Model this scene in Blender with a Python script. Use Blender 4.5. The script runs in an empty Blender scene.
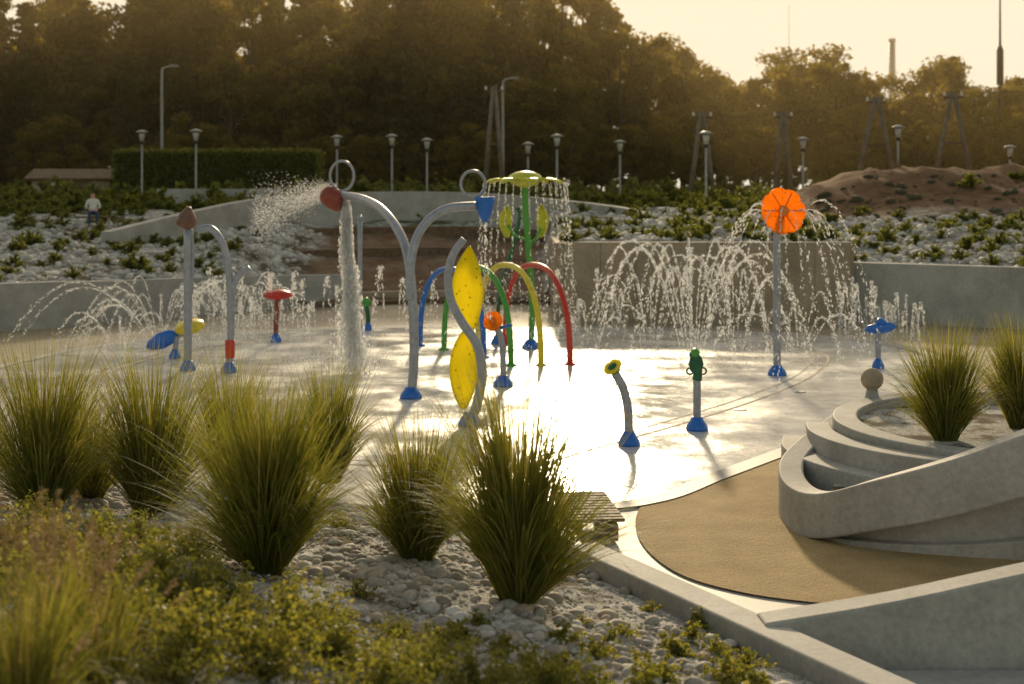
import bpy, bmesh, math, random
import numpy as np
from mathutils import Vector, Matrix, Euler
random.seed(7); rng=np.random.default_rng(7)
sc=bpy.context.scene
FP=1422.0; CH=3.7
def G(u,v,z=0.0):
    y=FP*(CH-z)/(v-190.0); return Vector(((u-512)*y/FP,y,z))
def P(u,v,y): return Vector(((u-512)*y/FP,y,CH-(v-190)*y/FP))

# ---------------------------------------------------------------- materials
def newmat(name):
    m=bpy.data.materials.new(name); m.use_nodes=True
    nt=m.node_tree; b=nt.nodes['Principled BSDF']; return m,nt,b
def N(nt,t,**k):
    n=nt.nodes.new(t)
    for a,v in k.items(): setattr(n,a,v)
    return n
def ramp(nt,src,stops):
    r=N(nt,'ShaderNodeValToRGB'); e=r.color_ramp.elements
    while len(e)<len(stops): e.new(0.5)
    for i,(p,c) in enumerate(stops):
        e[i].position=p; e[i].color=(c[0],c[1],c[2],1)
    nt.links.new(src,r.inputs[0]); return r.outputs[0]
def noise(nt,scale,detail=4,rough=0.6,vec=None):
    n=N(nt,'ShaderNodeTexNoise'); n.inputs['Scale'].default_value=scale
    n.inputs['Detail'].default_value=detail; n.inputs['Roughness'].default_value=rough
    if vec is None:
        tc=N(nt,'ShaderNodeNewGeometry'); vec=tc.outputs['Position']
    nt.links.new(vec,n.inputs['Vector']); return n.outputs['Fac']
def mul(nt,a,b,f=1.0):
    mx=N(nt,'ShaderNodeMix',data_type='RGBA',blend_type='MULTIPLY'); mx.inputs[0].default_value=f
    nt.links.new(a,mx.inputs[6]); nt.links.new(b,mx.inputs[7]); return mx.outputs[2]
def bump(nt,b,h,strength,dist):
    bp=N(nt,'ShaderNodeBump'); bp.inputs['Strength'].default_value=strength; bp.inputs['Distance'].default_value=dist
    nt.links.new(h,bp.inputs['Height']); nt.links.new(bp.outputs[0],b.inputs['Normal'])
def surf(name,c1,c2,scale=1.0,rough=0.8,bs=30,bstr=0.3,bd=0.01,detail=6,stops=(0.35,0.65)):
    m,nt,b=newmat(name)
    c=ramp(nt,noise(nt,scale,detail),[(stops[0],c1),(stops[1],c2)])
    f=ramp(nt,noise(nt,scale*14,5),[(.3,(.82,)*3),(.65,(1.08,)*3)])
    nt.links.new(mul(nt,c,f),b.inputs['Base Color']); b.inputs['Roughness'].default_value=rough
    if bstr: bump(nt,b,noise(nt,bs,3),bstr,bd)
    return m
def paint(name,c,rough=0.3,metal=0.0):
    m,nt,b=newmat(name)
    d=tuple(x*0.78 for x in c)
    col=ramp(nt,noise(nt,9,5),[(0.35,d),(0.6,c)])
    nt.links.new(col,b.inputs['Base Color'])
    r=ramp(nt,noise(nt,14,4),[(0.3,(rough,)*3),(0.7,(rough+0.15,)*3)])
    nt.links.new(r,b.inputs['Roughness']); b.inputs['Metallic'].default_value=metal
    return m
def leafmat(name,cols,trans=0.5,tcol=None,rough=0.55):
    m,nt,b=newmat(name)
    g=N(nt,'ShaderNodeNewGeometry')
    c=ramp(nt,g.outputs['Random Per Island'],[(i/max(1,len(cols)-1),x) for i,x in enumerate(cols)])
    nt.links.new(c,b.inputs['Base Color']); b.inputs['Roughness'].default_value=rough
    b.inputs['Specular IOR Level'].default_value=0.3
    t=N(nt,'ShaderNodeBsdfTranslucent')
    mx=N(nt,'ShaderNodeMix',data_type='RGBA',blend_type='MULTIPLY'); mx.inputs[0].default_value=1
    nt.links.new(c,mx.inputs[6]); mx.inputs[7].default_value=(*(tcol or (2.2,2.0,0.9)),1)
    nt.links.new(mx.outputs[2],t.inputs['Color'])
    ms=N(nt,'ShaderNodeMixShader'); ms.inputs[0].default_value=trans
    nt.links.new(b.outputs[0],ms.inputs[1]); nt.links.new(t.outputs[0],ms.inputs[2])
    nt.links.new(ms.outputs[0],nt.nodes['Material Output'].inputs['Surface'])
    return m

M={}
M['concrete']=surf('concrete',(.33,.315,.29),(.46,.44,.41),1.3,0.75,60,0.25,0.004)
M['concrete_dark']=surf('concrete_dark',(.30,.235,.165),(.42,.33,.235),1.1,0.8,40,0.3,0.006)
M['walk']=surf('walk_concrete',(.38,.36,.33),(.50,.48,.45),0.9,0.6,80,0.2,0.003)
M['plaza']=surf('plaza_surface',(.30,.24,.16),(.42,.34,.23),1.2,0.5,120,0.3,0.003)
M['soil']=surf('soil',(.05,.05,.025),(.10,.085,.045),0.5,0.95,8,0.6,0.05)
M['wood']=surf('wood',(.09,.055,.03),(.20,.125,.07),6,0.75,50,0.3,0.004)
M['pole_wood']=surf('weathered_pole_wood',(.14,.11,.08),(.24,.19,.14),4,0.8,30,0.3,0.004)
M['bark']=surf('bark',(.035,.026,.018),(.08,.06,.04),5,0.9,20,0.8,0.03)
M['steel']=paint('grey_steel',(.34,.36,.42),0.3,0.2)
M['dsteel']=paint('dark_steel',(.08,.075,.07),0.45,0.3)
M['galv']=paint('galvanised',(.36,.35,.33),0.4,0.3)
M['blue']=paint('blue_paint',(.02,.16,.62),0.25)
M['green']=paint('green_paint',(.08,.36,.05),0.3)
M['dgreen']=paint('dark_green_paint',(.01,.12,.05),0.3)
M['lime']=paint('lime_paint',(.62,.62,.05),0.3)
M['yellow']=paint('yellow_paint',(.80,.62,.03),0.3)
M['red']=paint('red_paint',(.62,.04,.02),0.3)
M['orange']=paint('orange_paint',(.85,.22,.02),0.3)
M['maroon']=paint('maroon_paint',(.26,.05,.025),0.35)
M['brown']=paint('brown_paint',(.17,.085,.055),0.4)
M['white']=paint('white_paint',(.75,.73,.70),0.4)
M['glass']=paint('frosted_glass',(.6,.58,.52),0.2)
M['skin']=paint('skin',(.55,.33,.24),0.6)
M['cloth']=paint('white_cloth',(.7,.68,.65),0.9)
M['hair']=paint('hair',(.04,.025,.015),0.6)
M['jeans']=paint('jeans',(.05,.07,.14),0.9)
def transl(name,c,f=0.6):
    m,nt,b=newmat(name); b.inputs['Roughness'].default_value=.25
    vo=N(nt,'ShaderNodeTexVoronoi'); vo.inputs['Scale'].default_value=9
    g=N(nt,'ShaderNodeNewGeometry'); nt.links.new(g.outputs['Position'],vo.inputs['Vector'])
    col=ramp(nt,vo.outputs['Distance'],[(0.12,tuple(x*.45 for x in c)),(0.2,c)])
    nt.links.new(col,b.inputs['Base Color'])
    t=N(nt,'ShaderNodeBsdfTranslucent'); nt.links.new(col,t.inputs['Color'])
    ms=N(nt,'ShaderNodeMixShader'); ms.inputs[0].default_value=f
    nt.links.new(b.outputs[0],ms.inputs[1]); nt.links.new(t.outputs[0],ms.inputs[2])
    nt.links.new(ms.outputs[0],nt.nodes['Material Output'].inputs['Surface']); return m
M['tyellow']=transl('yellow_acrylic',(.92,.80,.03)); M['torange']=transl('orange_acrylic',(1.0,.42,.015),.75)
m,nt,b=newmat('sand'); M['sand']=m
c=ramp(nt,noise(nt,1.2,7,.65),[(0.3,(.42,.28,.12)),(0.7,(.64,.46,.22))])
c2=ramp(nt,noise(nt,45,4,.7),[(0.3,(.5,.5,.5)),(0.7,(1.25,1.25,1.25))])
nt.links.new(mul(nt,c,c2,.9),b.inputs['Base Color'])
b.inputs['Roughness'].default_value=.9; bump(nt,b,noise(nt,20,6,.7),.9,.04)
# pool wet floor: thin water film over light concrete
m,nt,b=newmat('wet_pool_floor'); M['pool']=m
c=ramp(nt,noise(nt,0.5,6),[(0.3,(.56,.535,.50)),(0.7,(.70,.675,.63))])
nt.links.new(c,b.inputs['Base Color'])
r=ramp(nt,noise(nt,0.6,6,.6),[(0.36,(.10,)*3),(0.5,(.23,)*3),(0.66,(.44,)*3)])
nt.links.new(r,b.inputs['Roughness']); b.inputs['IOR'].default_value=1.42
n1=noise(nt,3.2,5,.6); bump(nt,b,n1,.42,.03)
def gravelmat(name,cell,fg=False):
    m,nt,b=newmat(name)
    g=N(nt,'ShaderNodeNewGeometry')
    vo=N(nt,'ShaderNodeTexVoronoi'); vo.inputs['Scale'].default_value=cell; nt.links.new(g.outputs['Position'],vo.inputs['Vector'])
    sep=N(nt,'ShaderNodeSeparateColor'); nt.links.new(vo.outputs['Color'],sep.inputs[0])
    st=ramp(nt,sep.outputs[0],[(0,(.24,.225,.20)),(.5,(.46,.44,.41)),(1,(.68,.66,.62))])
    soilc=ramp(nt,noise(nt,3,5),[(.3,(.07,.06,.035)),(.7,(.16,.13,.085))])
    grs=ramp(nt,noise(nt,2,6),[(.3,(.05,.065,.018)),(.7,(.13,.14,.045))])
    dirt=ramp(nt,noise(nt,1.5,8,.7),[(.3,(.11,.062,.034)),(.7,(.26,.16,.09))])
    a=N(nt,'ShaderNodeAttribute',attribute_name='grass'); d=N(nt,'ShaderNodeAttribute',attribute_name='dirt')
    def mixc(f,x,y):
        mm=N(nt,'ShaderNodeMix',data_type='RGBA'); nt.links.new(f,mm.inputs[0]); nt.links.new(x,mm.inputs[6]); nt.links.new(y,mm.inputs[7]); return mm.outputs[2]
    pf=ramp(nt,noise(nt,.7 if not fg else 1.3,5),[(.48,(0,0,0)),(.58,(1,1,1))])
    c=mixc(pf,st,soilc); c=mixc(a.outputs['Fac'],c,grs); c=mixc(d.outputs['Fac'],c,dirt)
    nt.links.new(c,b.inputs['Base Color']); b.inputs['Roughness'].default_value=1.0; b.inputs['Specular IOR Level'].default_value=.1
    bump(nt,b,vo.outputs['Distance'],.5,.35/cell)
    return m
M['gravel_bg']=gravelmat('gravel_slope_mat',7); M['gravel_fg']=gravelmat('gravel_bed_mat',45,True)
def stonemat(name,cols):
    m,nt,b=newmat(name); g=N(nt,'ShaderNodeNewGeometry')
    c=ramp(nt,g.outputs['Random Per Island'],[(i/(len(cols)-1),x) for i,x in enumerate(cols)])
    c2=ramp(nt,noise(nt,40,4),[(.3,(.75,)*3),(.7,(1.1,)*3)])
    nt.links.new(mul(nt,c,c2),b.inputs['Base Color'])
    b.inputs['Roughness'].default_value=.75; b.inputs['Specular IOR Level'].default_value=.3; return m
M['stones']=stonemat('river_stones',[(.26,.22,.17),(.44,.41,.36),(.34,.30,.25),(.62,.59,.54),(.40,.30,.21),(.72,.69,.64)])
M['wstones']=stonemat('white_stones',[(.30,.275,.235),(.50,.47,.43),(.66,.64,.60),(.42,.39,.34)])
M['grass']=leafmat('ornamental_grass_blades',[(.09,.115,.025),(.13,.15,.035),(.19,.19,.05),(.11,.13,.03),(.31,.26,.11)],.5,(2.1,1.85,.75))
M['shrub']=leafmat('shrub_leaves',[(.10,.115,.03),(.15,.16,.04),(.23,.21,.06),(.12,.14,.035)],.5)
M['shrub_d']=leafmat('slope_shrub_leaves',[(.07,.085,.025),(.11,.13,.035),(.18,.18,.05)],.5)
M['tree']=leafmat('tree_leaves',[(.06,.065,.018),(.10,.095,.022),(.15,.125,.03),(.08,.078,.02)],.55,(2.6,2.0,.65))
M['conifer']=leafmat('conifer_needles',[(.04,.045,.016),(.065,.068,.02),(.09,.085,.025)],.45,(2.6,1.9,.7))
M['plume']=leafmat('grass_plumes',[(.20,.14,.07),(.28,.20,.10),(.34,.25,.14)],.4,(1.2,1.1,.9))
m,nt,b=newmat('water_spray'); M['water']=m
b.inputs['Base Color'].default_value=(.95,.95,.95,1); b.inputs['Roughness'].default_value=.12
t=N(nt,'ShaderNodeBsdfTranslucent'); t.inputs['Color'].default_value=(1,1,1,1)
ms=N(nt,'ShaderNodeMixShader'); ms.inputs[0].default_value=.85
nt.links.new(b.outputs[0],ms.inputs[1]); nt.links.new(t.outputs[0],ms.inputs[2]); nt.links.new(ms.outputs[0],nt.nodes['Material Output'].inputs['Surface'])

# ---------------------------------------------------------------- mesh helpers
def mesh_np(name,V,F,mat,smooth=False,link=True):
    V=np.asarray(V,dtype=np.float32); F=np.asarray(F,dtype=np.int32)
    me=bpy.data.meshes.new(name); k=F.shape[1]
    me.vertices.add(len(V)); me.vertices.foreach_set('co',V.ravel())
    me.loops.add(F.size); me.loops.foreach_set('vertex_index',F.ravel())
    me.polygons.add(len(F)); me.polygons.foreach_set('loop_start',np.arange(0,F.size,k,dtype=np.int32))
    me.polygons.foreach_set('loop_total',np.full(len(F),k,dtype=np.int32))
    me.update(calc_edges=True); me.validate()
    if smooth: me.polygons.foreach_set('use_smooth',np.ones(len(F),dtype=bool))
    me.materials.append(mat)
    ob=bpy.data.objects.new(name,me)
    if link: sc.collection.objects.link(ob)
    return ob
def mesh_py(name,V,F,mat,smooth=False):
    me=bpy.data.meshes.new(name); me.from_pydata([tuple(v) for v in V],[],F); me.update()
    me.materials.append(mat)
    if smooth:
        for p in me.polygons: p.use_smooth=True
    ob=bpy.data.objects.new(name,me); sc.collection.objects.link(ob); return ob
def group(name,loc,parts):
    e=bpy.data.objects.new(name,None); e.location=loc; e.empty_display_size=.3; sc.collection.objects.link(e)
    for o in parts:
        o.parent=e; o.location=Vector(o.location)-Vector(loc)
    return e
def crom(pts,n=8,closed=False):
    pts=[Vector(p) for p in pts]; L=len(pts); out=[]
    for i in range(L if closed else L-1):
        if closed: p0,p1,p2,p3=pts[(i-1)%L],pts[i],pts[(i+1)%L],pts[(i+2)%L]
        else: p0,p1,p2,p3=pts[max(i-1,0)],pts[i],pts[i+1],pts[min(i+2,L-1)]
        for j in range(n):
            t=j/n
            out.append(.5*((2*p1)+(-p0+p2)*t+(2*p0-5*p1+4*p2-p3)*t*t+(-p0+3*p1-3*p2+p3)*t**3))
    if not closed: out.append(pts[-1])
    return out
def tube(name,pts,r,mat,seg=12,smoothn=8,r2=None,closed=False):
    c=crom(pts,smoothn,closed) if smoothn>1 else [Vector(p) for p in pts]
    V=[];F=[];n=len(c); prev=None
    for i,p in enumerate(c):
        if closed: t=c[(i+1)%n]-c[i-1]
        else: t=c[min(i+1,n-1)]-c[max(i-1,0)]
        t.normalize()
        a=t.orthogonal().normalized() if prev is None else (prev-t*prev.dot(t)).normalized()
        prev=a; b_=t.cross(a)
        rr=r if r2 is None else r+(r2-r)*i/(n-1)
        for k in range(seg):
            an=2*math.pi*k/seg; V.append(p+a*rr*math.cos(an)+b_*rr*math.sin(an))
    for i in range(n if closed else n-1):
        j=(i+1)%n
        for k in range(seg):
            F.append((i*seg+k,i*seg+(k+1)%seg,j*seg+(k+1)%seg,j*seg+k))
    if not closed:
        F.append(tuple(range(seg))[::-1]); F.append(tuple((n-1)*seg+k for k in range(seg)))
    return mesh_py(name,V,F,mat,True)
def lathe(name,prof,loc,mat,seg=24,rot=None,scale=(1,1,1)):
    V=[];F=[]
    R=rot.to_matrix() if rot is not None else Matrix.Identity(3)
    for r,z in prof:
        for k in range(seg):
            a=2*math.pi*k/seg; v=Vector((r*math.cos(a)*scale[0],r*math.sin(a)*scale[1],z*scale[2])); V.append(R@v+Vector(loc))
    for i in range(len(prof)-1):
        for k in range(seg): F.append((i*seg+k,i*seg+(k+1)%seg,(i+1)*seg+(k+1)%seg,(i+1)*seg+k))
    F.append(tuple(range(seg))[::-1]); F.append(tuple((len(prof)-1)*seg+k for k in range(seg)))
    return mesh_py(name,V,F,mat,True)
def box(name,c,s,mat,rotz=0,bev=0.01):
    bm=bmesh.new(); bmesh.ops.create_cube(bm,size=1)
    bmesh.ops.scale(bm,vec=s,verts=bm.verts)
    if bev: bmesh.ops.bevel(bm,geom=bm.edges[:],offset=bev,segments=2,affect='EDGES')
    bmesh.ops.rotate(bm,matrix=Matrix.Rotation(rotz,3,'Z'),verts=bm.verts); bmesh.ops.translate(bm,vec=c,verts=bm.verts)
    me=bpy.data.meshes.new(name); bm.to_mesh(me); bm.free(); me.materials.append(mat)
    ob=bpy.data.objects.new(name,me); sc.collection.objects.link(ob); return ob
def poly(name,pts,z,mat):
    V=[(p[0],p[1],z) for p in pts]; return mesh_py(name,V,[tuple(range(len(V)))],mat)
def wall(name,path,th,mat,n=8,bev=.02):
    c=crom([Vector((p[0],p[1],0)) for p in path],n); zb=crom([Vector((p[2],p[3],0)) for p in path],n)
    V=[];F=[];L=len(c)
    for i in range(L):
        t=c[min(i+1,L-1)]-c[max(i-1,0)]; t.normalize(); nn=Vector((-t.y,t.x,0))
        a=c[i]; b_=c[i]+nn*th
        V+= [Vector((a.x,a.y,zb[i].x)),Vector((b_.x,b_.y,zb[i].x)),Vector((b_.x,b_.y,zb[i].y)),Vector((a.x,a.y,zb[i].y))]
    for i in range(L-1):
        for k in range(4): F.append((i*4+k,i*4+(k+1)%4,(i+1)*4+(k+1)%4,(i+1)*4+k))
    F.append((0,1,2,3)[::-1]); F.append(tuple((L-1)*4+k for k in range(4)))
    ob=mesh_py(name,V,F,mat)
    bm=bmesh.new(); bm.from_mesh(ob.data); bmesh.ops.recalc_face_normals(bm,faces=bm.faces); bm.to_mesh(ob.data); bm.free()
    if bev:
        md=ob.modifiers.new('bevel','BEVEL'); md.width=bev; md.segments=2; md.limit_method='ANGLE'; md.angle_limit=math.radians(50)
    return ob
def rand_rot(n):
    q=rng.normal(size=(n,4)); q/=np.linalg.norm(q,axis=1)[:,None]; w,x,y,z=q.T
    return np.stack([1-2*(y*y+z*z),2*(x*y-z*w),2*(x*z+y*w),2*(x*y+z*w),1-2*(x*x+z*z),2*(y*z-x*w),2*(x*z-y*w),2*(y*z+x*w),1-2*(x*x+y*y)],1).reshape(n,3,3)
def scatter(PV,PF,pos,scl,R):
    n=len(pos); v=PV[None]*scl[:,None,:]; v=np.einsum('nij,nkj->nki',R,v)+pos[:,None,:]
    f=PF[None]+(np.arange(n)*len(PV))[:,None,None]
    return v.reshape(-1,3),f.reshape(-1,PF.shape[1])
def ico(sub):
    bm=bmesh.new(); bmesh.ops.create_icosphere(bm,subdivisions=sub,radius=1)
    V=np.array([v.co[:] for v in bm.verts]); F=np.array([[v.index for v in f.verts] for f in bm.faces]); bm.free(); return V,F
LV=np.array([[0,-.5,0],[.28,0,.08],[0,.5,0],[-.28,0,.08]]); LF=np.array([[0,1,2,3]])
OV=np.array([[1,0,0],[-1,0,0],[0,1,0],[0,-1,0],[0,0,1],[0,0,-1]],float); OF=np.array([[0,2,4],[2,1,4],[1,3,4],[3,0,4],[2,0,5],[1,2,5],[3,1,5],[0,3,5]])

# ---------------------------------------------------------------- terrain functions
YX=[-60,-40,-22,-13.6,-11.4,-9,-7,-3,1.15,1.5,9.6,13.7,20,40,60]
YY=[20,24,31,37.6,39.8,42.8,45,47,46.5,40.5,41,38.2,34,24,20]
ZX=[-60,-8.5,-6.5,1.3,1.5,9.55,9.75,60]; ZZ=[1.1,1.0,.05,.05,2.1,2.1,1.45,1.45]
def sstep(a,b,x):
    t=np.clip((x-a)/(b-a),0,1); return t*t*(3-2*t)
def nz(x,y): return np.sin(x*1.3+y*.7)*.5+np.sin(x*.53-y*1.1+1.3)*.6+np.sin(x*2.9+1)*np.sin(y*2.3)*.35
def Hb(x,y):
    x=np.asarray(x,float);y=np.asarray(y,float)
    ys=np.interp(x,YX,YY); z0=np.interp(x,ZX,ZZ); t=np.clip((y-ys)/(60-ys),0,1)
    h=z0+(3.1-z0)*t**.85+.08*nz(x,y)*np.clip(t*6,0,1)
    m_=sstep(10.5,15,x)*np.exp(-((y-60)/5.5)**2)
    h+=1.5*m_*(1+.10*nz(x*.8,y)+.05*np.sin(x*3.1+y*2)+.04*np.sin(x*5.3-y*3))
    h+=sstep(60,125,y)*.4
    return h
def yb(x):
    return np.interp(x,[-30,-16,-9,-5,-2,.1,.55,6],[27,24,21,17.3,15.8,15.0,13.4,2.5])
def Hf(x,y):
    x=np.asarray(x,float);y=np.asarray(y,float)
    k=.45+.32*(1-sstep(-3,.5,x))
    d=np.clip(yb(x)-y,0,30)
    return np.minimum(.17+.17*k*d+.03*nz(x*2,y*2)*np.clip(d,0,1),2.0)
def Ff(u,v):
    lo,hi=3.0,30.0
    for _ in range(40):
        y=(lo+hi)/2; x=(u-512)*y/FP; vv=190+FP*(CH-float(Hf(x,y)))/y
        if vv<v: hi=y
        else: lo=y
    y=(lo+hi)/2; x=(u-512)*y/FP
    return Vector((x,y,float(Hf(x,y))))

poly('ground',[(-1500,-200),(1500,-200),(1500,3000),(-1500,3000)],-.12,M['soil'])
poly('plaza_paving',[(-45,6),(45,6),(45,50),(-45,50)],-.05,M['plaza'])
poolpts=[(.6,16.7),(1.6,17.1),(2.5,18.4),(3.6,20),(4.9,21.9),(6.5,24.5),(8.2,28),(9.2,32),(8,35.5),(4,37.8),(-1,38.4),(-6,37.4),(-9.5,34),(-10.6,28),(-9,22),(-5,18),(-2,16.9)]
pc=crom([Vector((a,b,0)) for a,b in poolpts],8,True)
poly('splash_pool_floor',[(p.x,p.y) for p in pc],0.0,M['pool'])
def ringstrip(name,c,w,z,mat,off=0):
    n=len(c);V=[];F=[]
    for i in range(n):
        t=(c[(i+1)%n]-c[i-1]).normalized(); nn=Vector((t.y,-t.x,0))
        a=c[i]+nn*off; b_=c[i]+nn*(off+w); V+=[(a.x,a.y,z),(b_.x,b_.y,z)]
    for i in range(n):
        j=(i+1)%n; F.append((2*i,2*i+1,2*j+1,2*j))
    return mesh_py(name,V,F,mat)
ringstrip('pool_edge_kerb',pc,.3,.012,M['walk'],0)
ringstrip('pool_drain_joint',pc,.05,.005,M['concrete_dark'],-2.2)
ringstrip('pool_drain_joint',pc,.03,.005,M['concrete_dark'],-2.5)
for u,v in ((560,400),(740,410),(650,380),(330,395),(590,345),(800,392)):
    q=G(u,v); lathe('floor_drain',[(.11,.004),(.11,.008),(.09,.01),(.02,.01)],q,M['galv'],18)
poly('walkway',[(-.4,16.6),(-.3,15.4),(.5,13.3),(2.8,8.7),(3,8),(14,8),(14,14),(7,21),(5.2,22),(3.7,20),(2.6,18.4),(1.7,17.1),(.9,16.8)],-.02,M['walk'])
sandp=[(1.75,17.2),(1.42,16.2),(1.36,14.9),(1.6,13.75),(2.1,13.1),(2.76,12.75),(3.5,12.6),(4.8,12.6),(8,13.2),(10,17),(8.5,21.5),(6,22.8),(5.2,22),(3.9,20.0),(2.8,18.35)]
sp=crom([Vector((a,b,0)) for a,b in sandp],8,True)
poly('sand_area',[(p.x,p.y) for p in sp],.0,M['sand'])

xs=np.unique(np.concatenate([np.arange(-60,60.1,.5),np.array([1.16,1.49,9.56,9.74,-8.5])]))
ts=np.concatenate([np.linspace(0,1,60),1+np.linspace(.03,1,30)])
V=[];gr=[];di=[]
for x in xs:
    ys=float(np.interp(x,YX,YY))
    for t in ts:
        y=ys+(60-ys)*t if t<=1 else 60+(t-1)*90
        V.append((x,y,float(Hb(x,y))))
        g=float(sstep(54,60,y)); d=float(sstep(9.5,12.5,x)*sstep(50.5+.8*math.sin(x*1.3),54,y)*(1-sstep(66,70,y)))
        c_=float(sstep(-7.5,-6.5,x)*(1-sstep(.8,1.4,x))*(1-sstep(54,56,y)))*.9
        gr.append(g*(1-d)); di.append(max(d,c_))
nT=len(ts);F=[]
for i in range(len(xs)-1):
    for j in range(nT-1): F.append((i*nT+j,(i+1)*nT+j,(i+1)*nT+j+1,i*nT+j+1))
tb=mesh_np('gravel_slope_terrain',V,F,M['gravel_bg'],True)
for nm,arr in (('grass',gr),('dirt',di)):
    a=tb.data.attributes.new(nm,'FLOAT','POINT'); a.data.foreach_set('value',np.array(arr,dtype=np.float32))
xs=np.arange(-22,6.01,.2); V=[]; nT=70
for x in xs:
    y1=float(yb(x))
    for t in np.linspace(0,1,nT):
        y=y1+(0.5-y1)*t; V.append((x,y,float(Hf(x,y))))
F=[(i*nT+j,i*nT+j+1,(i+1)*nT+j+1,(i+1)*nT+j) for i in range(len(xs)-1) for j in range(nT-1)]
tf=mesh_np('gravel_bed',V,F,M['gravel_fg'],True)
for nm in ('grass','dirt'):
    a=tf.data.attributes.new(nm,'FLOAT','POINT')

# ---------------------------------------------------------------- walls
LW=[(-40,24,-.1,1.2),(-22,31,-.1,1.2),(-13.6,37.6,-.1,1.22),(-11.4,39.8,-.1,1.15),(-9,42.8,-.1,1.08),(-7.0,45,-.1,1.0),(-5.4,46.2,-.1,.95)]
wall('retaining_wall',LW,.35,M['concrete'])
wall('retaining_wall',[(9.75,40.9,-.1,1.62),(13.7,38.2,-.1,1.62),(20,34,-.1,1.62),(40,24,-.1,1.62)],.4,M['concrete'])
pk=[]
for i in range(8):
    x0=1.5+i*1.013
    pk.append(box('panel_%d'%i,(x0+.5,40.45+.012*(i%2),1.08),(1.006,.3,2.28),M['concrete_dark'],0,.008))
pk.append(box('end_wall_a',(1.38,43.2,1.05),(.3,5.6,2.3),M['concrete_dark']))
pk.append(box('end_wall_b',(9.62,42.0,1.05),(.24,3,2.3),M['concrete_dark']))
group('panel_wall',(5.5,40.5,0),pk)
wall('ramp_wall',[(-13,46,1.4,2.35),(-10.9,50,1.6,3.0),(-8.8,54,2.0,3.45),(-4.5,57,2.2,3.64),(-.5,56.3,2.2,3.52),(4,52,2.0,3.05),(5,50.5,2.0,2.6)],.4,M['concrete'])
tp=[wall('front_kerb',[(-5.4,46.25,-.1,.35),(-3,47.1,-.1,.35),(-1.2,47.1,-.1,.35),(1.1,46.6,-.1,.35)],.5,M['concrete_dark'])]
tp.append(wall('back_timber',[(-10.2,50.5,1.5,2.15),(-7.6,53.2,1.7,2.25),(-4,54.4,1.7,2.3),(-1,54.0,1.7,2.3),(1.1,53,1.7,2.2)],.45,M['wood']))
tp.append(wall('seat_timber',[(-8.2,49.2,1.0,1.55),(-6,50.8,1.1,1.6),(-3.6,51.6,1.2,1.62),(-1.6,51.4,1.2,1.62)],.45,M['wood']))
group('terrace_seating',(-3,49,0),tp)

wall('gravel_bed_kerb',[(.52,13.45,-.1,.34),(1.4,11.7,-.1,.34),(2.6,9.3,-.1,.34),(5,4.5,-.1,.34)],.32,M['concrete'],2)
wall('gravel_bed_kerb',[(-9,21.0,-.1,.22),(-5,17.35,-.1,.22),(-2,15.85,-.1,.22),(.1,15.05,-.1,.24),(.5,13.6,-.1,.3)],.2,M['walk'],6)
wall('ramp_side_wall',[(1.95,10.95,-.1,.36),(3.0,11.0,-.1,.52),(4.6,11.0,-.1,.86),(9,11,-.1,1.7)],.3,M['concrete'],4)
poly('lower_walk',[(2.0,10.9),(12,10.9),(12,5),(4.9,5)],.02,M['walk'])

dk=[]
for i in range(11): dk.append(box('slat_%d'%i,(.88-.012*i,15.0+i*.13,.22+random.uniform(-.003,.003)),(.62,.095,.035),M['wood'],.12,.006))
dk.append(box('bearer_1',(.64,15.6,.1),(.08,1.35,.18),M['wood'],.09)); dk.append(box('bearer_2',(1.02,15.6,.1),(.08,1.35,.18),M['wood'],.09))
group('wooden_deck',(.9,15.7,0),dk)

# spiral planter
pl=[]
pl.append(wall('ribbon_wall',[(4.3,18.6,.3,.85),(3.55,17.5,.15,.66),(3.12,16.6,.04,.54),(3.02,15.7,-.05,.46),(3.2,15.0,.02,.50),(3.7,14.5,.22,.74),(4.4,14.15,.45,1.02),(5.2,14.0,.72,1.34),(7,13.9,1.3,1.95)],.28,M['concrete'],8,.025))
pl.append(wall('lower_wall',[(3.5,15.3,-.1,.1),(3.6,15.0,-.1,.25),(3.95,14.72,-.1,.42),(4.5,14.5,-.1,.66),(5.3,14.38,-.1,.95),(7,14.3,-.1,1.45)],.3,M['concrete'],6,.02))
pl.append(wall('base_plinth',[(3.3,15.1,-.1,.03),(3.6,14.75,-.1,.06),(4.3,14.42,-.1,.10),(5.3,14.2,-.1,.22),(7,14.1,-.1,.5)],.25,M['concrete'],6,.02))
ring=[]
for a in range(60,301,20):
    an=math.radians(a); ring.append((6.1+2.15*math.cos(an),17.3+2.15*math.sin(an),-.1,1.0-.0009*(a-60)))
pl.append(wall('planter_ring',ring,.3,M['concrete'],5,.02))
for i,(dr,zt,a0,a1) in enumerate([(.32,.78,165,235),(.62,.56,160,222),(.32,.5,140,164)]):
    r_=[]
    for a in np.linspace(a0,a1,6):
        an=math.radians(a); r_.append((6.1+(2.16+dr)*math.cos(an),17.3+(2.16+dr)*math.sin(an),-.08,zt))
    pl.append(wall('step_%d'%i,r_,.3,M['concrete'],5,.015))
soil=[(6.1+2.0*math.cos(math.radians(a)),17.3+2.0*math.sin(math.radians(a))) for a in range(0,360,15)]
pl.append(poly('planter_gravel',soil,.82,M['gravel_fg']))
pl.append(poly('gap_fill',[(3.4,15.2),(4.2,14.75),(7,14.6),(7,15.6),(4.6,15.9),(3.9,17)],.40,M['gravel_fg']))
group('spiral_planter',(5.5,16.5,0),pl)
bc=P(872,379,19.0)
sb=lathe('ball',[(.001,-.14)]+[(.15*math.sin(t),-.15*math.cos(t)) for t in np.linspace(.3,2.84,9)]+[(.001,.15)],bc,M['concrete_dark'])
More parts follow.
